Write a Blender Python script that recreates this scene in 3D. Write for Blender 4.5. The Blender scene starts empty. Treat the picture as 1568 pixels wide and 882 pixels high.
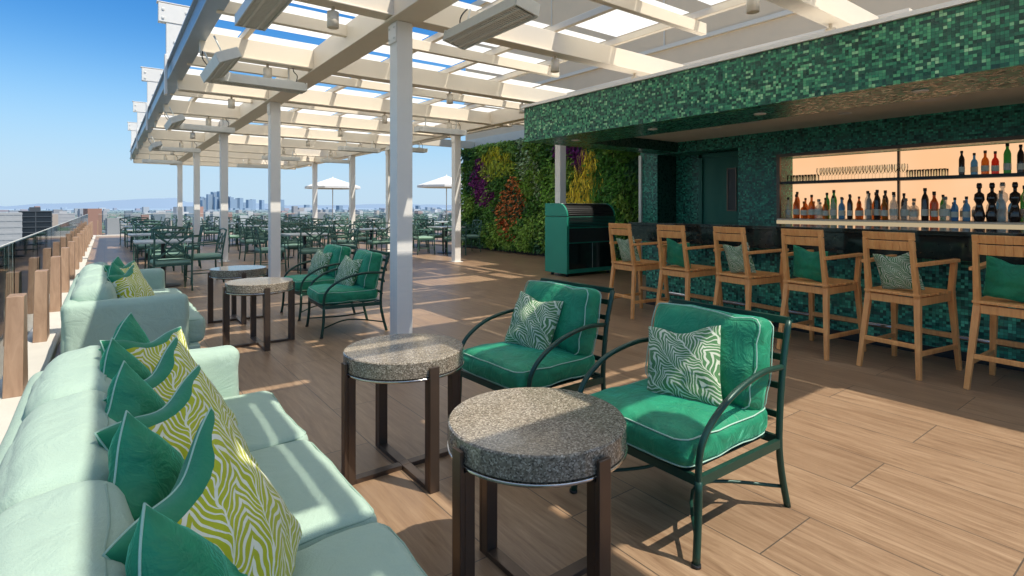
import bpy, math, random
import numpy as np
from mathutils import Vector, Matrix, Euler, noise
random.seed(7); rng=np.random.default_rng(7)
R=math.radians
scene=bpy.context.scene
scene.view_settings.view_transform='Standard'
scene.view_settings.look='None'
scene.view_settings.exposure=0

# ------------------------------------------------------------ node helpers
class NT:
    def __init__(s,name):
        s.m=bpy.data.materials.new(name); s.m.use_nodes=True
        s.t=s.m.node_tree; s.t.nodes.clear()
        s.out=s.t.nodes.new('ShaderNodeOutputMaterial')
    def n(s,ty,**k):
        nd=s.t.nodes.new(ty)
        for a,b in k.items(): setattr(nd,a,b)
        return nd
    def l(s,a,b): s.t.links.new(a,b)
    def inp(s,sock,v):
        if v is None: return
        if hasattr(v,'links'): s.l(v,sock)
        else: sock.default_value=v
    def math(s,op,a,b=None,c=None,clamp=False):
        nd=s.n('ShaderNodeMath',operation=op); nd.use_clamp=clamp
        s.inp(nd.inputs[0],a); s.inp(nd.inputs[1],b); s.inp(nd.inputs[2],c)
        return nd.outputs[0]
    def vmath(s,op,a,b=None):
        nd=s.n('ShaderNodeVectorMath',operation=op)
        s.inp(nd.inputs[0],a); s.inp(nd.inputs[1],b)
        return nd.outputs['Value'] if op in('LENGTH',) else nd.outputs[0]
    def mix(s,f,a,b,mode='MIX'):
        nd=s.n('ShaderNodeMix',data_type='RGBA',blend_type=mode)
        s.inp(nd.inputs[0],f); s.inp(nd.inputs[6],a); s.inp(nd.inputs[7],b)
        return nd.outputs[2]
    def ramp(s,f,stops,interp='LINEAR'):
        nd=s.n('ShaderNodeValToRGB'); nd.color_ramp.interpolation=interp
        e=nd.color_ramp.elements
        while len(e)<len(stops): e.new(.5)
        for i,(p,c) in enumerate(stops):
            e[i].position=p; e[i].color=(*c,1) if len(c)==3 else c
        s.l(f,nd.inputs[0]); return nd.outputs[0]
    def pos(s): return s.n('ShaderNodeNewGeometry').outputs['Position']
    def obj(s): return s.n('ShaderNodeTexCoord').outputs['Object']
    def uv(s): return s.n('ShaderNodeTexCoord').outputs['UV']
    def noise(s,vec,scale,detail=3,rough=.5,dist=0):
        nd=s.n('ShaderNodeTexNoise'); s.l(vec,nd.inputs['Vector'])
        nd.inputs['Scale'].default_value=scale; nd.inputs['Detail'].default_value=detail
        nd.inputs['Roughness'].default_value=rough; nd.inputs['Distortion'].default_value=dist
        return nd.outputs[0]
    def sep(s,v):
        nd=s.n('ShaderNodeSeparateXYZ'); s.l(v,nd.inputs[0]); return nd.outputs
    def comb(s,x=0.,y=0.,z=0.):
        nd=s.n('ShaderNodeCombineXYZ'); s.inp(nd.inputs[0],x); s.inp(nd.inputs[1],y); s.inp(nd.inputs[2],z); return nd.outputs[0]
    def princ(s,col,rough=.5,metal=0.,bump=None,bstr=.2,bdist=.01,**k):
        p=s.n('ShaderNodeBsdfPrincipled')
        if isinstance(col,tuple) and len(col)==3: col=(*col,1)
        s.inp(p.inputs['Base Color'],col); s.inp(p.inputs['Roughness'],rough); s.inp(p.inputs['Metallic'],metal)
        for a,b in k.items(): s.inp(p.inputs[a.replace('_',' ')],b)
        if bump is not None:
            bn=s.n('ShaderNodeBump'); bn.inputs['Strength'].default_value=bstr; bn.inputs['Distance'].default_value=bdist
            s.l(bump,bn.inputs['Height']); s.l(bn.outputs[0],p.inputs['Normal'])
        s.l(p.outputs[0],s.out.inputs[0]); return p

def simple(name,col,rough=.5,metal=0.,var=.12,scale=6,bump=0.,bscale=60,**k):
    t=NT(name); o=t.obj()
    n=t.noise(o,scale,4,.6)
    a=tuple(c*(1-var) for c in col)+(1,); b=tuple(min(1,c*(1+var)) for c in col)+(1,)
    c=t.mix(n,a,b)
    r=t.math('MULTIPLY_ADD',t.noise(o,scale*2.3,3),.16,rough-.08,clamp=True)
    bm=t.noise(o,bscale,3) if bump else None
    t.princ(c,r,metal,bm,bump,.01,**k)
    return t.m

MAT={}
MAT['cream']=simple('cream_paint',(.78,.69,.56),.45,0,.05,2,.05,30)
MAT['white']=simple('white_paint',(.80,.77,.72),.45,0,.05,3)
MAT['steel']=simple('blue_grey_steel',(.30,.38,.46),.35,.2,.08,2)
MAT['galv']=simple('brushed_metal',(.70,.69,.64),.4,.1,.12,9)
MAT['dark']=simple('dark_metal',(.03,.03,.03),.4,.3,.2,9)
MAT['grille']=simple('heater_grille_dark',(.12,.12,.11),.5,.1,.2,9)
MAT['bronze']=simple('bronze_metal',(.11,.078,.058),.34,.65,.15,7)
MAT['frame']=simple('green_metal',(.012,.055,.038),.38,.2,.15,9)
MAT['frame2']=simple('dining_green_metal',(.05,.13,.10),.4,.1,.15,9)
MAT['chrome']=simple('chrome',(.6,.6,.6),.15,1,.05,9)
MAT['beige']=simple('beige_stucco',(.80,.61,.41),.8,0,.07,1.5,.15,80)
MAT['stone']=simple('pale_stone',(.64,.60,.54),.7,0,.1,4,.1,50)
MAT['cartgreen']=simple('cart_green',(.02,.27,.18),.4,0,.08,3)
MAT['ceil']=simple('bar_ceiling',(.88,.81,.68),.7,0,.05,3)
MAT['blackglass']=simple('black_granite',(.012,.018,.016),.07,0,.3,40)
MAT['toplight']=simple('table_top_grey',(.45,.46,.44),.35,0,.15,12)
MAT['piping']=simple('piping',(.40,.60,.48),.8,0,.05,9)
MAT['mintpad']=simple('dining_pad',(.26,.42,.32),.85,0,.15,9)
MAT['umb']=simple('umbrella_canvas',(.78,.78,.76),.8,0,.04,4)
MAT['doorgreen']=simple('door_green',(.010,.13,.095),.6,0,.1,2)
MAT['soil']=simple('wall_backing',(.015,.04,.01),.9,0,.4,12)
def fabric(name,col,sheen=.3,wr=.35,var=.1):
    t=NT(name); o=t.obj()
    n=t.noise(o,5,4,.6); f=t.noise(o,330,2)
    a=tuple(c*(1-var) for c in col)+(1,); b=tuple(min(1,c*(1+var)) for c in col)+(1,)
    c=t.mix(n,a,b); c=t.mix(t.math('MULTIPLY',f,.45),c,tuple(x*.7 for x in col)+(1,))
    h=t.math('ADD',t.math('MULTIPLY',t.noise(o,7,4,.55,.9),2.2),t.math('MULTIPLY',f,.2))
    t.princ(c,.9,0,h,wr,.02,Sheen_Weight=sheen); return t.m
MAT['sofa']=fabric('mint_fabric',(.42,.56,.455),.1,.34,.06)
MAT['seam']=fabric('mint_seam',(.30,.43,.34),.1,.1,.06)
def velvet(name,col):
    t=NT(name); o=t.obj()
    n=t.noise(o,9,4,.6,.9)
    c=t.mix(n,tuple(x*.5 for x in col)+(1,),tuple(x*1.55 for x in col)+(1,))
    t.princ(c,.62,0,t.noise(o,10,4,.6,1.2),.6,.025,Sheen_Weight=.7,Sheen_Tint=(.2,.9,.6,1),Sheen_Roughness=.35); return t.m
MAT['velvet']=velvet('green_velvet',(.007,.22,.105))
def leafpat(name,leaf,bg,two=False,solid=(.01,.22,.12)):
    t=NT(name); uv=t.uv()
    nz=t.n('ShaderNodeTexNoise'); nz.inputs['Scale'].default_value=2.8; t.l(uv,nz.inputs['Vector'])
    d=t.vmath('SUBTRACT',nz.outputs['Color'],(.5,.5,.5)); 
    sc=t.n('ShaderNodeVectorMath',operation='SCALE'); t.l(d,sc.inputs[0]); sc.inputs['Scale'].default_value=.30
    w=t.vmath('ADD',uv,sc.outputs[0])
    mp=t.n('ShaderNodeMapping'); mp.inputs['Rotation'].default_value=(0,0,R(38)); t.l(w,mp.inputs['Vector'])
    x,y,z=t.sep(mp.outputs[0])
    xs=t.math('MULTIPLY',x,3.1); cell=t.math('FLOOR',xs)
    fx=t.math('ABSOLUTE',t.math('SUBTRACT',t.math('SUBTRACT',xs,cell),.5))
    ys=t.math('ADD',y,t.math('MULTIPLY',cell,.37))
    fr=t.math('POWER',fx,.75)
    ph=t.math('FRACT',t.math('ADD',t.math('MULTIPLY',ys,14.),t.math('MULTIPLY',fr,-5.4)))
    tri=t.math('ABSOLUTE',t.math('SUBTRACT',ph,.5))
    wid=t.math('MULTIPLY_ADD',fx,-.34,.41)
    m=t.math('LESS_THAN',tri,wid)
    m=t.math('MULTIPLY',m,t.math('GREATER_THAN',fx,.022))
    c=t.mix(m,(*bg,1),(*leaf,1))
    if two:
        u,v,_=t.sep(uv)
        s=t.math('GREATER_THAN',t.math('ADD',v,t.math('MULTIPLY',u,-.12)),.86)
        c=t.mix(s,c,(*solid,1))
    t.princ(c,.8,0,t.noise(t.obj(),10,4,.6,.6),.35,.015,Sheen_Weight=.2); return t.m
MAT['leafdark']=leafpat('green_frond_fabric',(.075,.21,.07),(.62,.65,.50))
MAT['leaflime']=leafpat('lime_frond_fabric',(.46,.49,.01),(.80,.81,.66),True,(.008,.22,.10))
def wood(name,c1,c2,rough,scale=1.,axis='Z'):
    t=NT(name); o=t.obj(); mp=t.n('ShaderNodeMapping'); t.l(o,mp.inputs['Vector'])
    s=[34*scale]*3; s['XYZ'.index(axis)]=3*scale; mp.inputs['Scale'].default_value=s
    n=t.noise(mp.outputs[0],1.,5,.6,.8)
    c=t.ramp(n,[(.3,c1),(.7,c2)])
    t.princ(c,rough,0,n,.15,.004); return t.m
MAT['teak']=wood('teak_wood',(.62,.245,.07),(.82,.41,.14),.4)
MAT['post']=wood('rail_post_wood',(.27,.165,.105),(.42,.275,.185),.5,.5)
# granite
t=NT('speckled_granite'); o=t.obj()
v=t.n('ShaderNodeTexVoronoi'); v.inputs['Scale'].default_value=210; t.l(o,v.inputs['Vector'])
n=t.noise(o,60,4,.7)
c=t.ramp(t.sep(v.outputs['Color'])[0],[(0,(.05,.04,.03)),(.28,(.17,.14,.10)),(.72,(.30,.25,.19)),(1,(.56,.50,.40))])
c=t.mix(t.math('MULTIPLY',n,.5),c,(.21,.175,.13,1))
t.princ(c,.09,0,None); MAT['granite']=t.m
# glass
def glass(name,tint):
    t=NT(name); tr=t.n('ShaderNodeBsdfTransparent'); tr.inputs[0].default_value=(*tint,1)
    gl=t.n('ShaderNodeBsdfGlossy'); gl.inputs['Roughness'].default_value=.03
    fr=t.n('ShaderNodeFresnel'); fr.inputs[0].default_value=1.3
    mx=t.n('ShaderNodeMixShader'); t.l(fr.outputs[0],mx.inputs[0]); t.l(tr.outputs[0],mx.inputs[1]); t.l(gl.outputs[0],mx.inputs[2])
    t.l(mx.outputs[0],t.out.inputs[0]); return t.m
MAT['glass']=glass('rail_glass',(.80,.92,.87))
MAT['clear']=glass('clear_glass',(.95,.97,.96))
def bottle(name,col,tr=.45):
    t=NT(name); p=t.princ((*col,1),.08,0,None,Coat_Weight=.3)
    tb=t.n('ShaderNodeBsdfTransparent'); tb.inputs[0].default_value=(*[min(1,c*1.6+.08) for c in col],1)
    mx=t.n('ShaderNodeMixShader'); mx.inputs[0].default_value=tr; t.l(p.outputs[0],mx.inputs[1]); t.l(tb.outputs[0],mx.inputs[2]); t.l(mx.outputs[0],t.out.inputs[0]); return t.m
MAT['b0']=bottle('amber_glass',(.65,.26,.05)); MAT['b1']=bottle('green_glass',(.08,.34,.12)); MAT['b2']=bottle('pale_glass',(.80,.76,.68),.6)
MAT['b3']=bottle('dark_glass',(.05,.03,.025),.1); MAT['b4']=bottle('blue_glass',(.16,.36,.60)); MAT['b5']=bottle('red_glass',(.60,.09,.04)); MAT['label']=simple('paper_label',(.85,.82,.7),.7)
# roof translucent
t=NT('translucent_roof'); tl=t.n('ShaderNodeBsdfTranslucent'); df=t.n('ShaderNodeBsdfDiffuse')
cc=t.mix(t.noise(t.pos(),.7,3),(.90,.90,.88,1),(.98,.98,.96,1)); t.l(cc,tl.inputs[0]); df.inputs[0].default_value=(.85,.85,.84,1)
mx=t.n('ShaderNodeMixShader'); mx.inputs[0].default_value=.1; t.l(tl.outputs[0],mx.inputs[1]); t.l(df.outputs[0],mx.inputs[2]); t.l(mx.outputs[0],t.out.inputs[0]); MAT['roof']=t.m
# floor
t=NT('wood_look_tile'); p=t.pos(); x,y,z=t.sep(p)
vec=t.comb(t.math('ADD',y,.13),t.math('ADD',x,.04))
br=t.n('ShaderNodeTexBrick'); t.l(vec,br.inputs['Vector']); br.offset=.5
for k,vv in (('Scale',1.),('Mortar Size',.0026),('Mortar Smooth',.1),('Bias',0.),('Brick Width',1.2),('Row Height',.4)): br.inputs[k].default_value=vv
br.inputs['Color1'].default_value=(0,0,0,1); br.inputs['Color2'].default_value=(1,1,1,1); br.inputs['Mortar'].default_value=(.5,.5,.5,1)
tv=t.sep(br.outputs['Color'])[0]
gv=t.comb(t.math('MULTIPLY_ADD',x,17.,t.math('MULTIPLY',tv,31.)),t.math('MULTIPLY_ADD',y,1.5,t.math('MULTIPLY',tv,9.)),0.)
g1=t.noise(gv,1.,6,.62,1.6)
gv2=t.comb(t.math('MULTIPLY',x,110.),t.math('MULTIPLY',y,5.),0.); g2=t.noise(gv2,1.,3,.6)
g=t.math('ADD',t.math('MULTIPLY',g1,.72),t.math('MULTIPLY',g2,.28))
c=t.ramp(g,[(.30,(.13,.07,.038)),(.42,(.255,.155,.088)),(.56,(.36,.235,.14)),(.72,(.50,.35,.225))])
c=t.mix(t.math('MULTIPLY',tv,.5),c,(.215,.13,.075,1))
big=t.noise(p,.6,3); c=t.mix(t.math('MULTIPLY',big,.18),c,(.29,.205,.135,1))
c=t.mix(br.outputs['Fac'],c,(.09,.068,.05,1))
hh=t.math('SUBTRACT',t.math('MULTIPLY',g,.3),br.outputs['Fac'])
t.princ(c,t.math('MULTIPLY_ADD',g,.3,.25),0,hh,.25,.003); MAT['floor']=t.m
# mosaic
def mosaic(name,stops,rough=.2):
    T_=.025
    t=NT(name); p=t.vmath('ADD',t.pos(),(0.0123,.0,.012))
    s=t.vmath('DIVIDE',p,(T_,T_,T_)); x,y,z=t.sep(s)
    fl=t.vmath('FLOOR',s)
    fx,fy,fz=t.sep(fl)
    wn=t.n('ShaderNodeTexWhiteNoise'); wn.noise_dimensions='3D'; t.l(fl,wn.inputs['Vector'])
    half=t.comb(t.math('FLOOR',t.math('MULTIPLY',fx,.5)),t.math('FLOOR',t.math('MULTIPLY',fy,.5)),fz)
    wn2=t.n('ShaderNodeTexWhiteNoise'); t.l(half,wn2.inputs['Vector'])
    pick=t.math('GREATER_THAN',wn2.outputs['Value'],.6)
    val=t.math('ADD',t.math('MULTIPLY',wn.outputs['Value'],t.math('SUBTRACT',1.,pick)),t.math('MULTIPLY',t.math('FRACT',t.math('MULTIPLY',wn2.outputs['Value'],57.)),pick))
    c=t.ramp(val,stops)
    fr=t.vmath('FRACTION',s); a,b,d=t.sep(fr)
    def e(q): return t.math('GREATER_THAN',t.math('ABSOLUTE',t.math('SUBTRACT',q,.5)),.46)
    gr=t.math('MAXIMUM',e(b),e(d))
    c=t.mix(gr,c,(.008,.05,.035,1))
    r=t.math('MULTIPLY_ADD',wn.outputs['Value'],.3,rough)
    t.princ(c,r,0,t.math('MULTIPLY',gr,-1.),.5,.002); return t.m
MAT['mosaic']=mosaic('green_mosaic',[(0,(.006,.045,.03)),(.35,(.012,.10,.055)),(.65,(.025,.22,.11)),(.88,(.10,.40,.18)),(1,(.36,.64,.34))])
MAT['mosaicd']=mosaic('dark_mosaic',[(0,(.006,.045,.038)),(.5,(.015,.165,.12)),(.85,(.04,.34,.23)),(1,(.10,.54,.37))])
# back lit niche
t=NT('backlit_panel'); em=t.n('ShaderNodeEmission'); n=t.noise(t.pos(),1.3,2)
c=t.mix(n,(1.,.50,.22,1),(1.,.68,.42,1)); t.l(c,em.inputs[0]); em.inputs[1].default_value=1.02; t.l(em.outputs[0],t.out.inputs[0]); MAT['niche']=t.m
t=NT('warm_strip'); em=t.n('ShaderNodeEmission'); em.inputs[0].default_value=(1,.8,.5,1); em.inputs[1].default_value=.5; t.l(em.outputs[0],t.out.inputs[0]); MAT['strip']=t.m
# vertex colour foliage
def vcol(name,rough=.6,haze=False):
    t=NT(name); a=t.n('ShaderNodeVertexColor'); a.layer_name='Col'; c=a.outputs[0]
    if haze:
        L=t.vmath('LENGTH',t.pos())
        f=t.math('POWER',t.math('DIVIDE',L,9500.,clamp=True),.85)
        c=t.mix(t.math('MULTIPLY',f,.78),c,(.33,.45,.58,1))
    t.princ(c,rough,0,None); return t.m
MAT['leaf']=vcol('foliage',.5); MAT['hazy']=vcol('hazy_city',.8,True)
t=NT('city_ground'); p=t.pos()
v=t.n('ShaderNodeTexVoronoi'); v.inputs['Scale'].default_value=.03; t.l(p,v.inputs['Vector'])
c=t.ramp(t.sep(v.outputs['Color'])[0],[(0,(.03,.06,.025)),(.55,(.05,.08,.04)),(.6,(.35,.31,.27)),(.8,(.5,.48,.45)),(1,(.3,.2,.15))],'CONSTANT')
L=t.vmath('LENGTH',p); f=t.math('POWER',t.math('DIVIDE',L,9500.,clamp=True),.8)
c=t.mix(t.math('MULTIPLY',f,.92),c,(.31,.43,.56,1)); t.princ(c,.9); MAT['cityg']=t.m  # ground colour fades into painted blue haze with distance
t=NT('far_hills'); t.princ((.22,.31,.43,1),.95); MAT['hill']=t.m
MAT['officedark']=simple('dark_window_glass',(.02,.027,.035),.2,0,.3,.2)
MAT['officewhite']=simple('office_concrete',(.42,.42,.42),.7,0,.1,.2)
MAT['officegrey']=simple('office_dark_panel',(.07,.08,.09),.6,0,.1,.2)

# ------------------------------------------------------------ mesh builder
class MB:
    def __init__(s): s.v=[];s.f=[];s.mi=[];s.sm=[];s.uv={};s.mats=[]
    def mat(s,k):
        if k not in s.mats: s.mats.append(k)
        return s.mats.index(k)
    def add(s,vs,fs,k,smooth=False,M=None,uv=None):
        b=len(s.v)
        if M is not None: vs=[M@Vector(a) for a in vs]
        s.v+= [tuple(a) for a in vs]
        i=s.mat(k)
        for f in fs: s.f.append([b+a for a in f]); s.mi.append(i); s.sm.append(smooth)
        if uv is not None:
            for j,a in enumerate(uv): s.uv[b+j]=a
        return s
    def box(s,a,b,k,M=None):
        x0,y0,z0=a;x1,y1,z1=b
        if x0>x1:x0,x1=x1,x0
        if y0>y1:y0,y1=y1,y0
        if z0>z1:z0,z1=z1,z0
        vs=[(x0,y0,z0),(x1,y0,z0),(x1,y1,z0),(x0,y1,z0),(x0,y0,z1),(x1,y0,z1),(x1,y1,z1),(x0,y1,z1)]
        return s.add(vs,[(0,3,2,1),(4,5,6,7),(0,1,5,4),(1,2,6,5),(2,3,7,6),(3,0,4,7)],k,False,M)
    def bar(s,p,q,w,h,k,w2=None,h2=None,side=None):
        p=Vector(p);q=Vector(q);d=(q-p).normalized()
        sd=Vector(side) if side else (Vector((0,1,0)) if abs(d.z)>.8 else Vector((0,0,1)).cross(d))
        sd=(sd-d*sd.dot(d)).normalized(); up=d.cross(sd)
        w2=w2 or w;h2=h2 or h; vs=[]
        for c,a,b in((p,w,h),(q,w2,h2)):
            for i,j in((-1,-1),(1,-1),(1,1),(-1,1)): vs.append(c+sd*(i*a/2)+up*(j*b/2))
        return s.add(vs,[(0,3,2,1),(4,5,6,7),(0,1,5,4),(1,2,6,5),(2,3,7,6),(3,0,4,7)],k)
    def tube(s,pts,r,k,n=8,smooth=True,interp=0,closed=False):
        P=[Vector(a) for a in pts]
        if interp:
            Q=[];N=len(P)
            rngN=N if closed else N-1
            for i in range(rngN):
                if closed: a,b,c,d=P[(i-1)%N],P[i],P[(i+1)%N],P[(i+2)%N]
                else: a,b,c,d=P[max(i-1,0)],P[i],P[i+1],P[min(i+2,N-1)]
                for j in range(interp):
                    u=j/interp
                    Q.append(.5*((2*b)+(c-a)*u+(2*a-5*b+4*c-d)*u*u+(3*b-3*c+d-a)*u**3))
            if not closed: Q.append(P[-1])
            P=Q
        N=len(P); vs=[];prev=None
        for i,c in enumerate(P):
            if closed: d=(P[(i+1)%N]-P[i-1]).normalized()
            else: d=(P[min(i+1,N-1)]-P[max(i-1,0)]).normalized()
            if prev is None: u=d.orthogonal().normalized()
            else: u=(prev-d*prev.dot(d)).normalized()
            prev=u; w=d.cross(u); rr=r[i] if isinstance(r,list) else r
            for j in range(n):
                a=2*math.pi*j/n; vs.append(c+(u*math.cos(a)+w*math.sin(a))*rr)
        fs=[]
        for i in range(N if closed else N-1):
            i2=(i+1)%N
            for j in range(n): fs.append((i*n+j,i*n+(j+1)%n,i2*n+(j+1)%n,i2*n+j))
        if not closed: fs.append(tuple(range(n-1,-1,-1))); fs.append(tuple((N-1)*n+j for j in range(n)))
        return s.add(vs,fs,k,smooth)
    def lathe(s,prof,k,n=16,c=(0,0,0),smooth=True,cap=True):
        vs=[];fs=[];m=len(prof)
        for r,z in prof:
            for j in range(n):
                a=2*math.pi*j/n; vs.append((c[0]+r*math.cos(a),c[1]+r*math.sin(a),c[2]+z))
        for i in range(m-1):
            for j in range(n): fs.append((i*n+j,i*n+(j+1)%n,(i+1)*n+(j+1)%n,(i+1)*n+j))
        s.add(vs,fs,k,smooth)
        if cap:
            b=len(s.v)-len(vs); i=s.mat(k)
            for f in (tuple(range(n-1,-1,-1)),tuple((m-1)*n+j for j in range(n))):
                s.f.append([b+a for a in f]); s.mi.append(i); s.sm.append(False)
        return s
    def cushion(s,c,size,k,r=.05,puff=(0,0,.02),wr=.006,M=None,seed=0,fq=1.):
        hx,hy,hz=[a/2 for a in size]; H=(hx,hy,hz); r=min(r,hx*.98,hy*.98,hz*.98); n=18
        co=[]
        for h in H:
            kk=r/h; e=[0,.12,.35,.65,1.]; L=[-1+kk*a for a in e]; mid=[(-1+kk)+(2-2*kk)*i/(n-8) for i in range(1,n-8)]
            L=L+mid+[ -a for a in reversed(L)]
            co.append(L)
        m=len(co[0]); idx={};vs=[]
        def V(i,j,l):
            if (i,j,l) in idx: return idx[(i,j,l)]
            u=(co[0][i],co[1][j],co[2][l]); q=[u[a]*H[a] for a in range(3)]
            cl=[max(-(H[a]-r),min(H[a]-r,q[a])) for a in range(3)]
            d=Vector([q[a]-cl[a] for a in range(3)]); 
            if d.length>1e-6: d=d.normalized()*r
            pt=Vector(cl)+d
            b=[(1-min(1,abs(a))**2) for a in u]
            pt.x+=puff[0]*math.copysign(1,u[0])*b[1]*b[2]*(abs(u[0])>.5)
            pt.y+=puff[1]*math.copysign(1,u[1])*b[0]*b[2]*(abs(u[1])>.5)
            pt.z+=puff[2]*math.copysign(1,u[2])*b[0]*b[1]*(abs(u[2])>.5)
            nn=noise.noise_vector(pt*6*fq+Vector((seed*3.1,seed,0)))*wr+noise.noise_vector(pt*15*fq+Vector((seed,0,0)))*wr*.45
            pt+=nn
            idx[(i,j,l)]=len(vs); vs.append(pt+Vector(c) if M is None else pt); return idx[(i,j,l)]
        fs=[]
        for a in range(m-1):
            for b in range(m-1):
                fs.append((V(a,b,0),V(a,b+1,0),V(a+1,b+1,0),V(a+1,b,0)))
                fs.append((V(a,b,m-1),V(a+1,b,m-1),V(a+1,b+1,m-1),V(a,b+1,m-1)))
                fs.append((V(a,0,b),V(a+1,0,b),V(a+1,0,b+1),V(a,0,b+1)))
                fs.append((V(a,m-1,b),V(a,m-1,b+1),V(a+1,m-1,b+1),V(a+1,m-1,b)))
                fs.append((V(0,a,b),V(0,a,b+1),V(0,a+1,b+1),V(0,a+1,b)))
                fs.append((V(m-1,a,b),V(m-1,a+1,b),V(m-1,a+1,b+1),V(m-1,a,b+1)))
        if M is not None: M=Matrix.Translation(c)@M
        return s.add(vs,fs,k,True,M)
    def ring(s,k,z,hx,hy,M=None,ax='z',cx=(0,0,0),r=.05,wr=.011,seed=1,rad=.003):
        pts=[]
        for qx,qy,a0 in((1,1,0),(-1,1,90),(-1,-1,180),(1,-1,270)):
            for i in range(4):
                a=R(a0+i*30); pts.append((qx*(hx-r)+r*math.cos(a),qy*(hy-r)+r*math.sin(a)))
            nx={0:(-1,1),90:(-1,-1),180:(1,-1),270:(1,1)}[a0]
            p0=pts[-1]; p1=(nx[0]*(hx-r)+r*math.cos(R(a0+90)),nx[1]*(hy-r)+r*math.sin(R(a0+90)))
            for i in range(1,6): pts.append((p0[0]+(p1[0]-p0[0])*i/6,p0[1]+(p1[1]-p0[1])*i/6))
        out=[]
        for p,q in pts:
            v=Vector((p,q,z)) if ax=='z' else Vector((z,q,p))
            v=v+noise.noise_vector(v*6+Vector((seed*3.1,seed,0)))*wr+noise.noise_vector(v*15+Vector((seed,0,0)))*wr*.45
            if M is not None: v=M@v
            out.append(v+Vector(cx))
        return s.tube(out,rad,k,6,closed=True)
    def pillow(s,w,t,k,M=None,seed=0,chop=.03,n=20,pipe=None):
        vs=[];uv=[];fs=[]
        def P(u,v,sg):
            y=u*w*(1-.07*(1-v*v)); z=v*w*(1-.07*(1-u*u))
            if v>0: z-=chop*v*math.exp(-(u/.45)**2)
            h=t*max(0,(1-u*u)*(1-v*v))**.42
            pt=Vector((sg*h,y,z)); nn=noise.noise_vector(Vector((sg*2+seed*2.3,u*2.2,v*2.2)))*.016+noise.noise_vector(Vector((sg*2+seed,u*6,v*6)))*.006
            if abs(u)<.999 and abs(v)<.999: pt+=nn*min(1,h/t*1.5)
            return pt
        for sg in(1,-1):
            b=len(vs)
            for i in range(n+1):
                for j in range(n+1):
                    u=math.sin((2*i/n-1)*math.pi/2);v=math.sin((2*j/n-1)*math.pi/2)
                    vs.append(P(u,v,sg)); uv.append(((u+1)/2,(v+1)/2))
            for i in range(n):
                for j in range(n):
                    q=[b+i*(n+1)+j,b+(i+1)*(n+1)+j,b+(i+1)*(n+1)+j+1,b+i*(n+1)+j+1]
                    fs.append(q if sg>0 else q[::-1])
        s.add(vs,fs,k,True,M,uv)
        if pipe:
            L=[]
            for i in range(n): L.append(P(2*i/n-1,-1,1))
            for i in range(n): L.append(P(1,2*i/n-1,1))
            for i in range(n): L.append(P(1-2*i/n,1,1))
            for i in range(n): L.append(P(-1,1-2*i/n,1))
            if M is not None: L=[M@a for a in L]
            s.tube(L,.0026,pipe,5,closed=True)
        return s
    def mesh(s,name):
        me=bpy.data.meshes.new(name); me.from_pydata(s.v,[],s.f)
        for k in s.mats: me.materials.append(MAT[k])
        me.polygons.foreach_set('material_index',s.mi); me.polygons.foreach_set('use_smooth',s.sm)
        if s.uv:
            ul=me.uv_layers.new(name='UVMap')
            for l in me.loops:
                ul.data[l.index].uv=s.uv.get(l.vertex_index,(0,0))
        me.update(); return me
def place(me,name,loc=(0,0,0),rz=0.,bevel=0.,rot=None,sc=None):
    o=bpy.data.objects.new(name,me); bpy.context.collection.objects.link(o)
    o.location=loc; o.rotation_euler=rot if rot else (0,0,rz)
    if sc: o.scale=sc
    if bevel:
        b=o.modifiers.new('bevel','BEVEL'); b.width=bevel; b.segments=2; b.limit_method='ANGLE'; b.angle_limit=R(50); b.harden_normals=False
    return o
def npmesh(name,V,F,C,mat):
    me=bpy.data.meshes.new(name); me.from_pydata(V.tolist(),[],F.tolist())
    a=me.color_attributes.new('Col','FLOAT_COLOR','POINT')
    cc=np.concatenate([C,np.ones((len(C),1))],1).astype(np.float32); a.data.foreach_set('color',cc.ravel())
    me.materials.append(MAT[mat]); me.update(); return me

# ------------------------------------------------------------ camera / light
F=830.; CH=1.3; TH=math.atan(621/830)
cd=bpy.data.cameras.new('camera'); cam=bpy.data.objects.new('camera',cd); bpy.context.collection.objects.link(cam)
cam.location=(0,0,CH); cam.rotation_euler=(R(90),0,-TH); cd.sensor_width=36; cd.lens=36*F/1568; cd.shift_y=-(441-317)/1568
cd.clip_start=.05; cd.clip_end=80000; scene.camera=cam
S=Vector((.24,-.45,.86)).normalized()
sl=bpy.data.lights.new('sun','SUN'); sl.energy=5.0; sl.angle=R(.5); sl.color=(1,.93,.81)
so=bpy.data.objects.new('sun',sl); bpy.context.collection.objects.link(so); so.rotation_euler=S.to_track_quat('Z','Y').to_euler(); so.location=(0,0,30)
w=bpy.data.worlds.new('World'); scene.world=w; w.use_nodes=True; nt=w.node_tree
bg=nt.nodes['Background']; sk=nt.nodes.new('ShaderNodeTexSky'); sk.sky_type='NISHITA'; sk.sun_disc=False
sk.sun_elevation=math.asin(S.z); sk.sun_rotation=math.atan2(S.x,S.y); sk.air_density=1.0; sk.dust_density=.3; sk.ozone_density=1.5; sk.altitude=100
hs=nt.nodes.new('ShaderNodeHueSaturation'); hs.inputs['Saturation'].default_value=1.3; nt.links.new(sk.outputs[0],hs.inputs['Color'])
tc=nt.nodes.new('ShaderNodeTexCoord'); sx=nt.nodes.new('ShaderNodeSeparateXYZ'); nt.links.new(tc.outputs['Generated'],sx.inputs[0])
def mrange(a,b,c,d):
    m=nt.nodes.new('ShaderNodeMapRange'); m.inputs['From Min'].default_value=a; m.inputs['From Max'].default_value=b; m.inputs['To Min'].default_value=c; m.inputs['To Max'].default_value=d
    m.interpolation_type='SMOOTHERSTEP' if c>d else 'LINEAR'; nt.links.new(sx.outputs[2],m.inputs[0]); return m.outputs[0]
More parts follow.
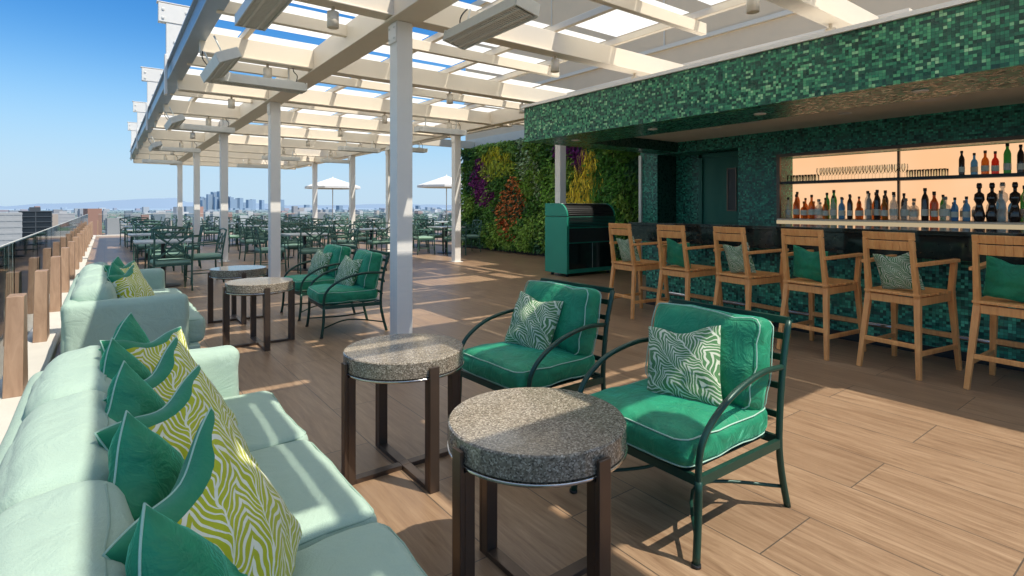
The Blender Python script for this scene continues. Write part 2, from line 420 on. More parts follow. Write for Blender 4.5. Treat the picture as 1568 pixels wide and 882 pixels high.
def mixn(f,a,b,mode='MIX'):
    m=nt.nodes.new('ShaderNodeMix'); m.data_type='RGBA'; m.blend_type=mode; nt.links.new(f,m.inputs[0]); nt.links.new(a,m.inputs[6]); m.inputs[7].default_value=b; return m.outputs[2]
c1=mixn(mrange(0,.32,.9,0),hs.outputs[0],(3.3,4.7,6.1,1))
c2=mixn(mrange(.05,.36,0,1),c1,(.42,.90,1.15,1),'MULTIPLY')
c3=mixn(mrange(.44,.80,0,.75),c2,(4.6,4.7,4.6,1))      # bright neutral zenith added out of view to lift ambient fill
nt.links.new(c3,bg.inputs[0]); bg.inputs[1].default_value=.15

# ------------------------------------------------------------ terrace / rail
GZ=-50
b=MB().add([(-30000,-30000,GZ),(30000,-30000,GZ),(30000,30000,GZ),(-30000,30000,GZ)],[(0,1,2,3)],'cityg'); place(b.mesh('ground'),'ground')
b=MB().box((-.36,-5,-.4),(22,30,0),'floor'); place(b.mesh('terrace_floor'),'terrace_floor')
b=MB().box((-.95,-5.2,GZ),(22.3,30.4,-.42),'beige'); place(b.mesh('hotel_building'),'hotel_building')
b=MB().box((-.95,-5,-.41),(-.363,30.2,.06),'stone'); b.box((-.36,30.003,-.41),(22,30.2,.06),'stone'); place(b.mesh('stone_curb'),'stone_curb',bevel=.01)
b=MB()
ys=[1.34+1.8*i for i in range(16)]
for y in ys:
    x=-.49
    vs=[(x-.05,y-.17,.06),(x+.05,y-.17,.06),(x+.05,y+.15,.06),(x-.05,y+.15,.06),(x-.045,y-.04,.70),(x+.045,y-.04,.70),(x+.045,y+.13,.70),(x-.045,y+.13,.70)]
    b.add(vs,[(0,3,2,1),(4,5,6,7),(0,1,5,4),(1,2,6,5),(2,3,7,6),(3,0,4,7)],'post')
for i in range(len(ys)-1):
    b.box((-.60,ys[i]-.88,.10),(-.588,ys[i]+.88,1.02),'glass')
    b.box((-.600,ys[i]-.88,1.02),(-.588,ys[i]+.88,1.028),'galv')
for i in range(14):
    x=-.3+1.6*i
    b.box((x+.02,30.08,.10),(x+1.56,30.092,.98),'clear'); b.box((x+.02,30.08,.98),(x+1.56,30.092,.99),'galv'); b.box((x-.03,30.05,.06),(x+.015,30.15,.7),'post')
place(b.mesh('glass_railing'),'glass_railing',bevel=.004)

# ------------------------------------------------------------ pergola
XR=7.15
b=MB(); cyl=[4.75,9.6,14.45,19.3,24.1]
def col(x,y,h=3.036):
    b.box((x-.08,y-.08,0),(x+.08,y+.08,h),'white'); b.box((x-.12,y-.12,.001),(x+.12,y+.12,.015),'white')
    b.box((x-.095,y-.085,h-.2),(x-.083,y+.085,h-.02),'white')
    for dz in(.05,.15):
        for dy in(-.05,.05): b.box((x-.105,y+dy-.01,h-dz-.02),(x-.094,y+dy+.01,h-dz),'galv')
for y in cyl: col(2.24,y)
for x,y in((6.65,11.1),(6.65,14.9),(6.65,17.9),(6.65,22.)): col(x,y)
b.box((7.37,8.22,0),(7.53,8.38,3.05),'white')
Y0,Y1=-.25,26.5
b.box((2.14,-3.5,3.060),(2.34,Y1,3.34),'cream')
b.box((2.10,-3.5,3.038),(2.38,Y1,3.058),'cream')
b.box((6.56,2.0,3.045),(6.74,Y1,3.336),'cream')
b.box((XR+.001,1.9,3.12),(XR+.08,Y1,3.44),'cream'); b.box((7.37,6.6,3.051),(9.29,8.4,3.12),'cream')
b.box((.78,-3.5,3.24),(.84,Y1,3.50),'steel'); b.box((.74,-3.5,3.502),(.92,Y1,3.524),'steel'); b.box((.74,-3.5,3.216),(.92,Y1,3.238),'steel')
yb=4.75-2.425*3
while yb<Y1+.1:
    xr=XR if yb>0 else 2.6
    b.box((.86,yb-.05,3.088),(xr,yb+.05,3.32),'cream'); b.box((.87,yb-.09,3.068),(xr-.01,yb+.09,3.086),'cream')
    ym=yb+1.21
    if ym<Y1:
        b.box((.86,ym-.035,3.20),((5.3 if ym<8 else xr) if yb>-1 else 2.6,ym+.035,3.325),'cream')
    yb+=2.425
xp=1.35
while xp<XR:
    b.box((xp-.03,-3.45 if xp<2.4 else (Y0+.2 if xp<5.4 else 8.),3.345),(xp+.03,Y1-.01,3.42),'cream'); xp+=.95
for y in [4.75,9.6,14.45]:
    b.box((XR+.081,y-.05,3.14),(9.30,y+.05,3.36),'cream')
for y in [4.9,9.7,14.45,19.3,24.1]:
    b.box((.72,y-.05,3.526),(.94,y+.05,4.08),'white'); b.box((.62,y-.06,4.082),(1.04,y+.06,4.36),'white'); b.box((.70,y-.07,3.0),(.735,y+.07,3.6),'white')
    b.box((.60,y-.062,4.37),(1.06,y+.062,4.385),'white')
    for dx in(.68,.98):
        for z in (4.14,4.27): b.box((dx-.018,y-.072,z-.018),(dx+.018,y-.061,z+.018),'galv')
    for z in(3.65,3.8): b.box((.81,y-.062,z-.018),(.85,y-.051,z+.018),'galv')
place(b.mesh('pergola'),'pergola',bevel=.006)
b=MB(); yb=4.75-2.425*3; rr=random.Random(3)
while yb<Y1-.5:
    xp=1.35-.95
    while xp<XR-.2:
        x0=max(.92,xp+.035); x1=min(xp+.95-.035,XR)
        if not(xp>2.1 and yb<Y0-.1) and x1>x0+.1:
            for (ya,yc) in((yb+.08,yb+1.16),(yb+1.27,yb+2.33)):
                q=rr.random()
                if q<(.13 if yb<3 else .05): continue
                if xp>5.0 and yb<6.5: continue
                if q>.75: yc-=.16
                b.box((x0,ya,3.43),(x1,yc,3.436),'roof')
        xp+=.95
    yb+=2.425
place(b.mesh('translucent_roof'),'translucent_roof')
# heaters
b=MB(); L=.52
b.box((-L,-.10,-.025),(L,.10,.05),'galv'); b.box((-L-.015,-.115,-.055),(L+.015,-.101,.03),'galv'); b.box((-L-.015,.101,-.055),(L+.015,.115,.03),'galv')
for i in range(34):
    x=-L+.03+i*(2*L-.06)/33; b.box((x-.009,-.095,-.05),(x+.009,.095,-.036),'galv')
b.box((-L+.01,-.09,-.034),(L-.01,.09,-.028),'grille')
for yy in(-.05,.05): b.box((-L,yy-.01,-.056),(L,yy+.01,-.051),'galv')
b.box((-L-.03,-.11,-.05),(-L-.016,.11,.05),'galv'); b.box((L+.016,-.11,-.05),(L+.03,.11,.05),'galv')
for x in(-.35,.35): b.tube([(x,0,.05),(x,0,.24)],.01,'galv',6); b.box((x-.04,-.05,.051),(x+.04,.05,.07),'galv')
b.tube([(.44,0,.05),(.46,.02,.15),(.42,.03,.2),(.4,0,.26)],.006,'dark',6,interp=4)
hm=b.mesh('patio_heater')
for x,y,rz,tilt in [(2.55,3.75,90,12),(.95,4.35,90,0),(.98,6.6,90,-25),(1.5,7.2,0,0),(1.5,12.05,0,0),(1.5,16.9,0,0),(.98,11.5,90,-25),(.98,16.3,90,-25),(5.4,14.0,0,0),(4.4,18,0,0),(4.4,22,0,0),(6.4,13.2,0,0),(5.4,9.6,0,0),(1.5,21.7,0,0),(6.2,18.,0,0)]:
    place(hm,'patio_heater',(x,y,2.83),rot=(R(tilt),0,R(rz)))
b=MB().lathe([(.045,-.14),(.05,-.14),(.05,0),(.015,0),(.015,.05)],'cream',16); dl=b.mesh('downlight')
for x in(1.6,4.2,5.6):
    for k in range(9):
        y=2.35+2.425*k
        place(dl,'downlight',(x,y,3.02))
place(dl,'downlight',(6.9,2.33,3.02))

# ------------------------------------------------------------ building wall + green wall
b=MB().box((9.4,-5,0),(10.2,15.1,7.6),'beige'); b.box((9.33,-5,7.6),(10.3,15.2,7.8),'cream')
b.box((9.30,-5,3.2),(9.397,15.1,3.45),'cream'); b.box((9.34,-5,4.6),(9.397,15.1,4.68),'cream')
for y in(0,3.6,7.2,10.8): b.box((9.37,y-.012,4.69),(9.397,y+.012,7.59),'cream')
place(b.mesh('penthouse_wall'),'penthouse_wall')
N=40000
Yl=rng.uniform(6.9,15.05,N); Zl=rng.uniform(.12,3.2,N)
nz=np.array([noise.noise(Vector((y*1.1,z*1.1,0)))+.5*noise.noise(Vector((y*3,z*3,5))) for y,z in zip(Yl,Zl)])
C=np.zeros((N,3)); base=np.array([.10,.25,.03]); 
C[:]=base*(.4+1.1*rng.random((N,1)))
C[nz>.2]=np.array([.24,.40,.05])*(.6+.8*rng.random((int((nz>.2).sum()),1)))
C[nz<-.25]=np.array([.03,.12,.04])*(.6+.8*rng.random((int((nz<-.25).sum()),1)))
Ln=rng.uniform(.06,.13,N); droop=rng.uniform(.2,.9,N)
def zone(cy,cz,ry,rz_,colr,ln=None,slope=0.,prob=.8):
    d=((Yl-cy-(Zl-cz)*slope)/ry)**2+((Zl-cz)/rz_)**2+nz*1.6
    m=(d<1)&(rng.random(N)<prob*np.clip(1.7-d,0,1)); C[m]=np.array(colr)*(.45+1.1*rng.random((int(m.sum()),1)))
    if ln: Ln[m]=rng.uniform(*ln,int(m.sum())); droop[m]=rng.uniform(.85,1.,int(m.sum()))
zone(13.0,2.85,.95,.4,(.75,.68,.04),(.12,.25)); zone(9.35,2.0,.6,.7,(.95,.76,.08),(.15,.34))
zone(13.9,2.1,.4,.8,(.22,.02,.16)); zone(13.6,1.6,.55,.3,(.22,.025,.15)); zone(9.95,2.6,.5,.6,(.22,.02,.16)); zone(12.9,2.45,.8,.3,(.5,.58,.05))
zone(12.35,1.3,.6,.95,(.80,.24,.06),slope=-.45,prob=.5); zone(11.5,2.4,.5,.9,(.45,.56,.28),slope=.3,prob=.6); zone(10.6,1.7,.4,.8,(.25,.48,.06)); zone(8.6,1.7,.5,1.2,(.12,.34,.05)); zone(12.6,.6,.6,.35,(.7,.14,.04),prob=.4); zone(10.9,.8,.7,.4,(.30,.50,.08),prob=.5)
th=rng.uniform(-1.2,1.2,N); dirv=np.stack([-(1.05-droop)*1.2,np.sin(th)*(1.05-droop*.6),-droop+.25*rng.standard_normal(N)],1)
dirv/=np.linalg.norm(dirv,axis=1)[:,None]
side=np.cross(dirv,rng.standard_normal((N,3))*.5+np.array([-1,0,0.3])); side/=np.linalg.norm(side,axis=1)[:,None]
P0=np.stack([9.33-rng.uniform(0,.18,N)-np.maximum(nz,0)*.2,Yl,Zl],1)
W=Ln*.24; W[Ln>.15]=.012
tip=P0+dirv*Ln[:,None]; mid=P0+dirv*(Ln*.45)[:,None]+np.array([-.012,0,0])
V=np.stack([P0,mid+side*W[:,None],tip,mid-side*W[:,None]],1).reshape(-1,3)
Fc=np.arange(4*N).reshape(-1,4)
place(npmesh('green_wall_foliage',V,Fc,np.repeat(C,4,0),'leaf'),'living_green_wall')
ob=bpy.data.objects['living_green_wall']
b=MB().box((9.31,6.88,0.0),(9.39,15.08,3.19),'soil'); b.box((9.27,6.88,0),(9.308,15.08,.1),'dark')
bo=place(b.mesh('backing'),'backing'); bo.parent=ob

# ------------------------------------------------------------ bar
BX=5.05; YE=6.44
b=MB()
b.box((BX,-4,2.28),(BX+.12,YE,2.79),'mosaic')
b.box((BX+.121,YE-.12,2.28),(8.8,YE,2.79),'mosaic')
b.box((BX-.03,-4,2.792),(BX+.2,YE+.03,2.83),'white')
b.box((BX+.123,-4,2.283),(5.95,YE-.123,2.50),'mosaicd')
b.box((5.953,-4,2.46),(8.2,YE-.123,2.60),'ceil')
b.box((5.953,6.0,2.284),(8.2,YE-.124,2.457),'mosaicd')
b.box((BX+.21,-4,2.70),(9.29,YE-.13,2.78),'white')
place(b.mesh('bar_canopy'),'bar_canopy')
b=MB()
def ringdisc(x,y,z,r): b.lathe([(r,-.012),(r+.015,-.008),(r+.015,0)],'white',24,(x,y,z)); 
for x,y in((6.3,4.6),(7.2,4.6),(6.4,2.9),(7.3,2.9),(6.4,1.2),(7.4,1.2)): ringdisc(x,y,2.459,.06)
for x,y in((6.8,3.9),(6.9,1.9)): b.lathe([(.17,-.03),(.2,-.02),(.2,0)],'white',28,(x,y,2.459))
for y in(1.6,3.,4.4,5.8): ringdisc(5.5,y,2.282,.045)
place(b.mesh('recessed_ceiling_lights'),'recessed_ceiling_light')
b=MB(); X=8.2
b.box((X,6.45,0),(8.8,6.85,2.6),'mosaicd'); b.box((X,4.84,2.27),(8.8,6.449,2.6),'mosaicd'); b.box((X,4.191,0),(8.8,4.839,2.6),'mosaicd')
b.box((X,-4,2.07),(8.8,4.19,2.6),'mosaicd'); b.box((X,-4,0),(8.8,4.19,1.10),'mosaicd'); b.box((8.72,-4,1.101),(8.8,4.19,2.069),'dark')
b.box((8.77,4.84,0),(8.8,6.449,2.269),'mosaicd')
b.box((X-.025,4.15,1.08),(X+.02,4.20,2.10),'bronze'); b.box((X-.025,-4,2.055),(X+.02,4.149,2.10),'bronze')
b.box((8.82,6.80,0),(8.9,6.87,2.6),'white'); b.box((8.16,6.80,0),(8.198,6.86,2.28),'galv')
place(b.mesh('bar_back_wall'),'bar_back_wall')
b=MB(); b.box((8.65,-4,1.13),(8.70,4.185,2.06),'niche'); b.box((8.22,-4,1.655),(8.648,4.186,1.675),'dark'); b.box((8.2,-4,1.645),(8.219,4.186,1.685),'dark')
b.box((8.17,-4,1.102),(8.648,4.186,1.125),'stone'); b.box((8.15,-4,1.03),(8.169,4.186,1.10),'strip')
for y in(2.75,1.3,-.2): b.box((8.60,y-.012,1.126),(8.648,y+.012,2.06),'bronze')
place(b.mesh('backlit_bottle_shelf'),'backlit_bottle_shelf')
b=MB(); b.box((8.60,4.86,0),(8.65,5.75,2.18),'doorgreen'); b.box((8.56,5.75,0),(8.65,5.82,2.25),'doorgreen'); b.box((8.56,4.845,2.18),(8.65,5.82,2.25),'doorgreen')
b.box((8.595,5.12,1.25),(8.599,5.26,1.95),'dark')
for a in((5.10,5.12),(5.26,5.28)): b.box((8.585,a[0],1.23),(8.599,a[1],1.97),'bronze')
b.box((8.585,5.12,1.23),(8.599,5.26,1.25),'bronze'); b.box((8.585,5.12,1.95),(8.599,5.26,1.97),'bronze')
b.tube([(8.6,4.98,.85),(8.54,4.98,.88),(8.54,4.98,1.2),(8.6,4.98,1.23)],.012,'chrome',8)
place(b.mesh('service_door'),'service_door')
b=MB(); b.box((5.80,-4,0),(6.3,4.75,.86),'mosaicd'); b.box((5.56,-4,1.06),(6.45,4.85,1.10),'blackglass'); b.box((5.58,-4,.86),(5.63,4.83,1.059),'blackglass'); b.box((5.631,-4,.862),(6.3,4.82,1.058),'dark')
b.tube([(5.66,-4,.22),(5.66,4.7,.22)],.022,'chrome',10); 
for y in(.2,1.9,3.6): b.tube([(5.66,y,.22),(5.8,y,.22)],.014,'chrome',8)
b.box((5.79,-4,0),(5.799,4.75,.08),'dark')
place(b.mesh('bar_counter'),'bar_counter',bevel=.004)

# bottles
def mkb(kind,k):
    b=MB()
    P={0:[(.036,0),(.038,.02),(.038,.17),(.03,.2),(.014,.225),(.013,.285),(.015,.29),(.015,.30)],
       1:[(.045,0),(.047,.02),(.047,.12),(.04,.15),(.016,.17),(.015,.21),(.02,.212),(.02,.24)],
       2:[(.03,0),(.032,.02),(.032,.22),(.026,.25),(.013,.28),(.013,.32),(.015,.325),(.015,.335)],
       3:[(.035,0),(.045,.05),(.03,.12),(.022,.16),(.04,.20),(.035,.25),(.013,.27),(.013,.30),(.02,.31),(.0205,.34),(.01,.35)]}[kind]
    b.lathe(P,k,14)
    if kind!=3: b.lathe([(P[1][0]+.0015,.05),(P[1][0]+.0015,.12)],'label',14,cap=False)
    z=P[-1][1]; b.lathe([(.016,z-.03),(.016,z+.003)],'dark' if k!='b0' else 'bronze',10); return b.mesh('liquor_bottle')
BM=[mkb(0,'b0'),mkb(1,'b0'),mkb(2,'b1'),mkb(0,'b2'),mkb(1,'b2'),mkb(2,'b3'),mkb(0,'b4'),mkb(2,'b2'),mkb(0,'b5'),mkb(1,'b4'),mkb(2,'b0'),mkb(0,'b2'),mkb(1,'b2')]
BS=[mkb(3,'b3'),mkb(3,'b2')]
rb=random.Random(5)
y=4.1
while y>-.6:
    x=8.30+rb.random()*.06
    if .95<y<1.85: m=BS[int(y*7)%2]; s=1.3
    else: m=rb.choice(BM); s=rb.uniform(.95,1.25)
    place(m,'liquor_bottle',(x,y,1.127),sc=(s,s,s)); y-=rb.uniform(.095,.12)
    s=rb.uniform(.95,1.25); place(rb.choice(BM),'liquor_bottle',(x+.15,y+.05,1.127),sc=(s,s,s))
y=2.0
while y>-.6:
    s=rb.uniform(.85,1.08); place(rb.choice(BM),'liquor_bottle',(8.32+rb.random()*.1,y,1.677),sc=(s,s,s)); y-=rb.uniform(.085,.12)
b=MB().lathe([(.03,0),(.03,.003),(.004,.006),(.004,.07),(.03,.10),(.038,.14),(.033,.19)],'clear',12,cap=False); g1=b.mesh('wine_glass')
b=MB().lathe([(.033,0),(.038,.10),(.036,.10),(.031,.01)],'clear',12,cap=False); g2=b.mesh('tumbler_glass')
y=4.05
while y>2.1:
    for dx in(0,.1): place(g1 if 2.6<y<3.7 else g2,'wine_glass' if 2.6<y<3.7 else 'tumbler_glass',(8.28+dx,y,1.677))
    y-=.085

# ------------------------------------------------------------ cart
b=MB(); x0,x1,y0,y1=6.8,8.10,7.4,8.02
b.box((x0,y0,.06),(x1,y1,1.118),'cartgreen')
prof=[(y0,1.12)]+[(y0+.24-.24*math.cos(i/10*math.pi/2),1.12+.24*math.sin(i/10*math.pi/2)) for i in range(1,11)]+[(y1,1.36),(y1,1.12)]
m=len(prof); fs=[tuple(range(m-1,-1,-1)),tuple(range(m,2*m))]+[(i,(i+1)%m,m+(i+1)%m,m+i) for i in range(m)]
b.add([(q,yy,zz) for q in(x0+.045,x1-.045) for yy,zz in prof],fs,'dark')
for q0,q1 in((x0,x0+.04),(x1-.04,x1)):
    b.add([(q,yy,zz+.012) for q in(q0,q1) for yy,zz in prof],fs,'cartgreen')
for i in range(1,10):
    a=i/10*math.pi/2; b.tube([(x0+.045,y0+.24-.246*math.cos(a),1.12+.246*math.sin(a)),(x1-.045,y0+.24-.246*math.cos(a),1.12+.246*math.sin(a))],.006,'galv' if i==9 else 'dark',5)
b.box((x0+.05,y0-.012,.14),(x1-.05,y0-.001,.62),'blackglass'); b.box((x0+.05,y0-.012,.64),(x1-.05,y0-.001,.90),'dark')
for i in range(7): b.box((x0+.05,y0-.03,.93+i*.028),(x1-.05,y0-.001,.943+i*.028),'dark')
b.box(((x0+x1)/2-.004,y0-.014,.14),((x0+x1)/2+.004,y0-.0125,.62),'galv')
for x in(x0+.1,x1-.1):
    for y in(y0+.1,y1-.1): b.lathe([(.03,0),(.03,.06)],'dark',10,(x,y,0))
place(b.mesh('beverage_cart'),'beverage_cart',bevel=.008)

# ------------------------------------------------------------ bar stools
b=MB()
for sy in(-1,1):
    b.bar((-.27,sy*.215,0),(-.20,sy*.175,.60),.034,.03,'teak',.045,.04); b.bar((-.20,sy*.175,.60),(-.275,sy*.165,1.06),.04,.045,'teak',.03,.032)
    b.bar((.31,sy*.235,0),(.25,sy*.205,.62),.034,.03,'teak',.045,.045); b.bar((.25,sy*.205,.62),(.25,sy*.225,.86),.04,.04,'teak')
    b.bar((-.25,sy*.185,.86),(.29,sy*.228,.875),.05,.026,'teak')
    b.bar((-.25,sy*.205,.19),(.29,sy*.225,.19),.022,.035,'teak')
    b.bar((-.2,sy*.18,.575),(.24,sy*.20,.585),.03,.06,'teak')
b.bar((.283,-.225,.27),(.283,.225,.27),.03,.04,'teak'); b.bar((-.243,-.20,.24),(-.243,.20,.24),.025,.035,'teak')
b.bar((.25,-.2,.585),(.25,.2,.585),.03,.06,'teak'); b.bar((-.2,-.175,.575),(-.2,.175,.575),.03,.06,'teak')
for i in range(8):
    x=-.2+i*.066; b.bar((x,-.20-.003*i,.625),(x,.20+.003*i,.625),.058,.02,'teak')
def panel(za,zb,xo):
    for i in range(8):
        a0=-.185+i*.37/8; a1=a0+.37/8; f=lambda a:xo+ .9*a*a
        b.add([(f(a0),a0,za),(f(a1),a1,za),(f(a1)-.012,a1,zb),(f(a0)-.012,a0,zb),(f(a0)+.025,a0,za),(f(a1)+.025,a1,za),(f(a1)+.013,a1,zb),(f(a0)+.013,a0,zb)],
          [(0,3,2,1),(4,5,6,7),(0,1,5,4),(3,7,6,2),(0,4,7,3),(1,2,6,5)],'teak',False)
panel(1.045,1.105,-.305); panel(.965,1.038,-.295)
st=b.mesh('bar_stool')
def pil(k,w,t,seed,pipe=None): return MB().pillow(w,t,k,None,seed,pipe=pipe).mesh('throw_pillow')
ps1=pil('leafdark',.155,.05,1); ps2=pil('velvet',.155,.05,2)
for i,y in enumerate([.92,1.60,2.27,2.95,3.66,4.38]):
    rz=R([-4,-8,-5,-9,-4,-6][i]); place(st,'bar_stool',(5.17,y,0),rz,bevel=.004)
    place([ps2,ps1][i%2],'throw_pillow',(5.03,y+.01,.79),rot=(R(8*(-1)**i),R(-14),rz))

# ------------------------------------------------------------ lounge chairs (front = -X)
b=MB()
for sy in(-1,1):
    y=sy*.315
    b.tube([(.30,y,.61),(.12,y*1.03,.62),(-.08,y*1.05,.585),(-.22,y*1.04,.515),(-.285,y*1.02,.44),(-.30,y,.36),(-.30,y,.28)],.0125,'frame',8,interp=5)
    b.tube([(-.30,y,.30),(-.305,y,.15),(-.325,y*1.02,0)],.0145,'frame',8,interp=3)
    b.tube([(.34,y*1.02,0),(.30,y,.16),(.28,y,.32),(.31,y,.60),(.375,y*.98,.80)],.0145,'frame',8,interp=4)
    b.bar((-.30,y,.30),(.29,y,.29),.02,.035,'frame')
    b.tube([(-.315,y,.09),(0,y*.35,.115),(.32,y,.09)],.008,'frame',6,interp=5)
    b.lathe([(.018,0),(.018,.012)],'dark',10,(-.325,y*1.02,0)); 
b.bar((-.30,-.315,.30),(-.30,.315,.30),.02,.035,'frame'); b.bar((.28,-.315,.30),(.28,.315,.30),.02,.035,'frame'); b.bar((.375,-.31,.80),(.375,.31,.80),.02,.03,'frame')
for i in range(6):
    yy=-.25+i*.1; b.bar((-.3,yy,.315),(.28,yy,.31),.035,.006,'frame'); 
for z in(.4,.52,.64,.73): b.bar((.285+(z-.32)*.19,-.31,z),(.285+(z-.32)*.19,.31,z),.006,.03,'frame',side=(1,0,.2))
b.cushion((-.035,0,.385),(.60,.58,.13),'velvet',r=.05,puff=(.006,.004,.022),wr=.011,seed=1)
Mb=Matrix.Rotation(R(13),4,'Y')
b.cushion((.215,0,.62),(.15,.58,.40),'velvet',r=.058,puff=(.035,0,.0),wr=.018,seed=2,M=Mb)
b.ring('piping',.050,.292,.282,cx=(-.035,0,.385)); b.ring('piping',-.048,.292,.282,cx=(-.035,0,.385))
b.ring('piping',-.062,.192,.282,Mb,'x',(.215,0,.62),wr=.018,seed=2); b.ring('piping',.058,.192,.282,Mb,'x',(.215,0,.62),wr=.018,seed=2)
lc=b.mesh('lounge_armchair')
pc=pil('leafdark',.172,.07,3)
for cx,cy,rz,py in[(2.03,1.49,0,0.),(2.03,2.52,3,.04),(2.05,5.72,-4,.04),(2.07,6.75,3,.05)]:
    place(lc,'lounge_armchair',(cx,cy,0),R(rz))
    place(pc,'throw_pillow',(cx+.045,cy+py,.595),rot=(R(-9 if cy<2 else 5),R(22),R(12)))

# ------------------------------------------------------------ side tables
b=MB(); r=.295; H=.60
b.lathe([(r-.012,H-.078),(r,H-.074),(r,H-.005),(r-.005,H)],'granite',64,smooth=False)
b.lathe([(r-.004,H-.092),(r+.003,H-.088),(r+.003,H-.079),(r-.01,H-.0785)],'chrome',64)
b.lathe([(r-.05,H-.105),(r-.05,H-.0925)],'dark',40)
for a in range(4):
    M=Matrix.Rotation(a*math.pi/2,4,'Z')
    b.box((r-.035,-.024,.0),(r-.0,.024,H-.094),'bronze',M); b.box((r+.005,-.024,0),(r+.018,.024,H-.03),'bronze',M)
    b.box((r-.0005,-.0235,.0005),(r+.0055,.0235,H-.095),'bronze',M)
    b.box((.024,-.0235,.0),(r-.036,.0235,.022),'bronze',M)
b.box((-.0235,-.0235,.0),(.0235,.0235,.0225),'bronze')
tm=b.mesh('granite_side_table')
for x,y in((1.154,1.405),(1.196,2.496),(1.165,5.55),(1.22,6.89)): place(tm,'granite_side_table',(x,y,0),bevel=.002)

# ------------------------------------------------------------ sofas (back at -X)
def sofa(ns,wd=.65):
    b=MB(); Ls=ns*wd
    b.box((-.20,-.12,.17),(.56,Ls+.12,.27),'sofa')
    for i in range(ns):
        b.cushion((.29,(i+.5)*wd,.36),(.64,wd-.004,.19),'sofa',r=.042,puff=(.012,0,.016),wr=.008,seed=i+1)
        b.ring('seam',.078,.314,wd/2-.012,cx=(.29,(i+.5)*wd,.36),r=.042,wr=.008,seed=i+1,rad=.0035)
        M=Matrix.Rotation(R(-7),4,'Y')
        b.cushion((-.065,(i+.5)*wd,.575),(.22,wd-.006,.36),'sofa',r=.07,puff=(.025,0,.012),wr=.010,seed=i+5,M=M)
        b.ring('seam',.085,.163,wd/2-.024,M,'x',(-.065,(i+.5)*wd,.575),r=.06,wr=.010,seed=i+5,rad=.0035)
    b.cushion((-.19,Ls/2,.43),(.11,Ls+.24,.46),'sofa',r=.05,puff=(0,0,0),wr=.006,seed=9)
    for y in(-.07,Ls+.07): b.cushion((.13,y,.425),(.72,.14,.46),'sofa',r=.045,puff=(0,.008,.006),wr=.008,seed=int(y*3)+11)
    for x in(-.12,.48):
        for y in(-.05,Ls*.5,Ls+.05): b.box((x-.025,y-.025,0),(x+.025,y+.025,.17),'galv')
    return b.mesh('outdoor_sofa')
place(sofa(4),'outdoor_sofa',(0,.12,0)); s3=sofa(3); place(s3,'outdoor_sofa',(0,4.74,0)); 
pa=pil('leaflime',.20,.075,5,'piping'); pb=pil('velvet',.165,.06,6,'piping')
for m,x,y,z,rx,ry,rz in[
    (pb,.06,2.62,.66,20,-14,-38),(pa,.16,2.46,.63,-6,-22,-40),
    (pb,.05,2.24,.63,38,-16,-36),(pa,.19,2.06,.625,14,-26,-38),
    (pb,.06,1.83,.64,32,-16,-36),(pa,.18,1.66,.63,6,-26,-40),
    (pb,.07,1.40,.63,40,-14,-34),(pa,.19,1.22,.625,14,-26,-36),
    (pb,.10,.98,.61,40,-18,-30),
    (pb,.07,5.98,.65,20,-16,-38),(pa,.16,5.8,.63,0,-24,-34),(pb,.07,5.45,.63,36,-16,-36),(pa,.18,5.28,.62,8,-26,-30)]:
    place(m,'throw_pillow',(x,y,z),rot=(R(rx),R(ry),R(rz)))

# ------------------------------------------------------------ dining sets
b=MB()
for sy in(-1,1):
    y=sy*.25
    b.tube([(-.25,y,0),(-.22,y,.42),(-.29,y,.90)],.014,'frame2',6,interp=3); b.tube([(.24,y,0),(.22,y,.45),(.2,y,.66),(-.24,y,.68)],.013,'frame2',6)
    b.tube([(-.235,y,.18),(.23,y,.18)],.009,'frame2',5)
b.tube([(-.29,-.25,.90),(-.30,0,.92),(-.29,.25,.90)],.015,'frame2',6); b.tube([(-.235,-.25,.5),(-.235,.25,.5)],.011,'frame2',6)
b.bar((-.235,-.25,.5),(-.288,.25,.89),.006,.03,'frame2',side=(1,0,0)); b.bar((-.241,.25,.5),(-.294,-.25,.89),.006,.03,'frame2',side=(1,0,0))
b.tube([(-.245,0,.55),(-.25,-.12,.68),(-.28,0,.84),(-.25,.12,.68)],.009,'frame2',5,closed=True,interp=4)
b.box((-.24,-.25,.40),(.24,.25,.425),'frame2'); b.cushion((0,0,.455),(.47,.48,.06),'mintpad',r=.028,puff=(0,0,.01),wr=.003)
dc=b.mesh('dining_chair')
b=MB(); b.box((-.40,-.40,.72),(.40,.40,.75),'toplight'); b.lathe([(.035,.03),(.035,.72)],'dark',12); b.lathe([(.26,0),(.26,.012),(.05,.03)],'dark',24)
dt=b.mesh('dining_table')
sets=[(.75,10.6),(.75,13.4),(.8,16.3),(.8,19.2),(.8,22.),(.8,25.),(3.3,11.6),(3.6,14.6),(3.6,17.6),(3.6,20.6),(3.6,23.8),(5.4,13.2),(5.5,16.3),(5.5,19.4),(5.6,22.5),(7.7,13.4),(7.9,16.4),(7.9,19.6),(7.8,23.),(10.2,18.),(10.3,21.5),(12.6,20),(12.8,23.5),(10.5,25.5),(5.6,26),(8,27.5),(2.6,27.5),(13,27)]
rs=random.Random(2)
for x,y in sets:
    place(dt,'dining_table',(x,y,0),bevel=.004)
    for k in range(4):
        if x<1 and k==2: continue
        a=k*math.pi/2+rs.uniform(-.2,.2)
        d=.66+rs.uniform(-.05,.12)
        if abs(x-1)<.4 and k in(0,): d=.62
        place(dc,'dining_chair',(x+d*math.cos(a),y+d*math.sin(a),0),a+math.pi+rs.uniform(-.15,.15))
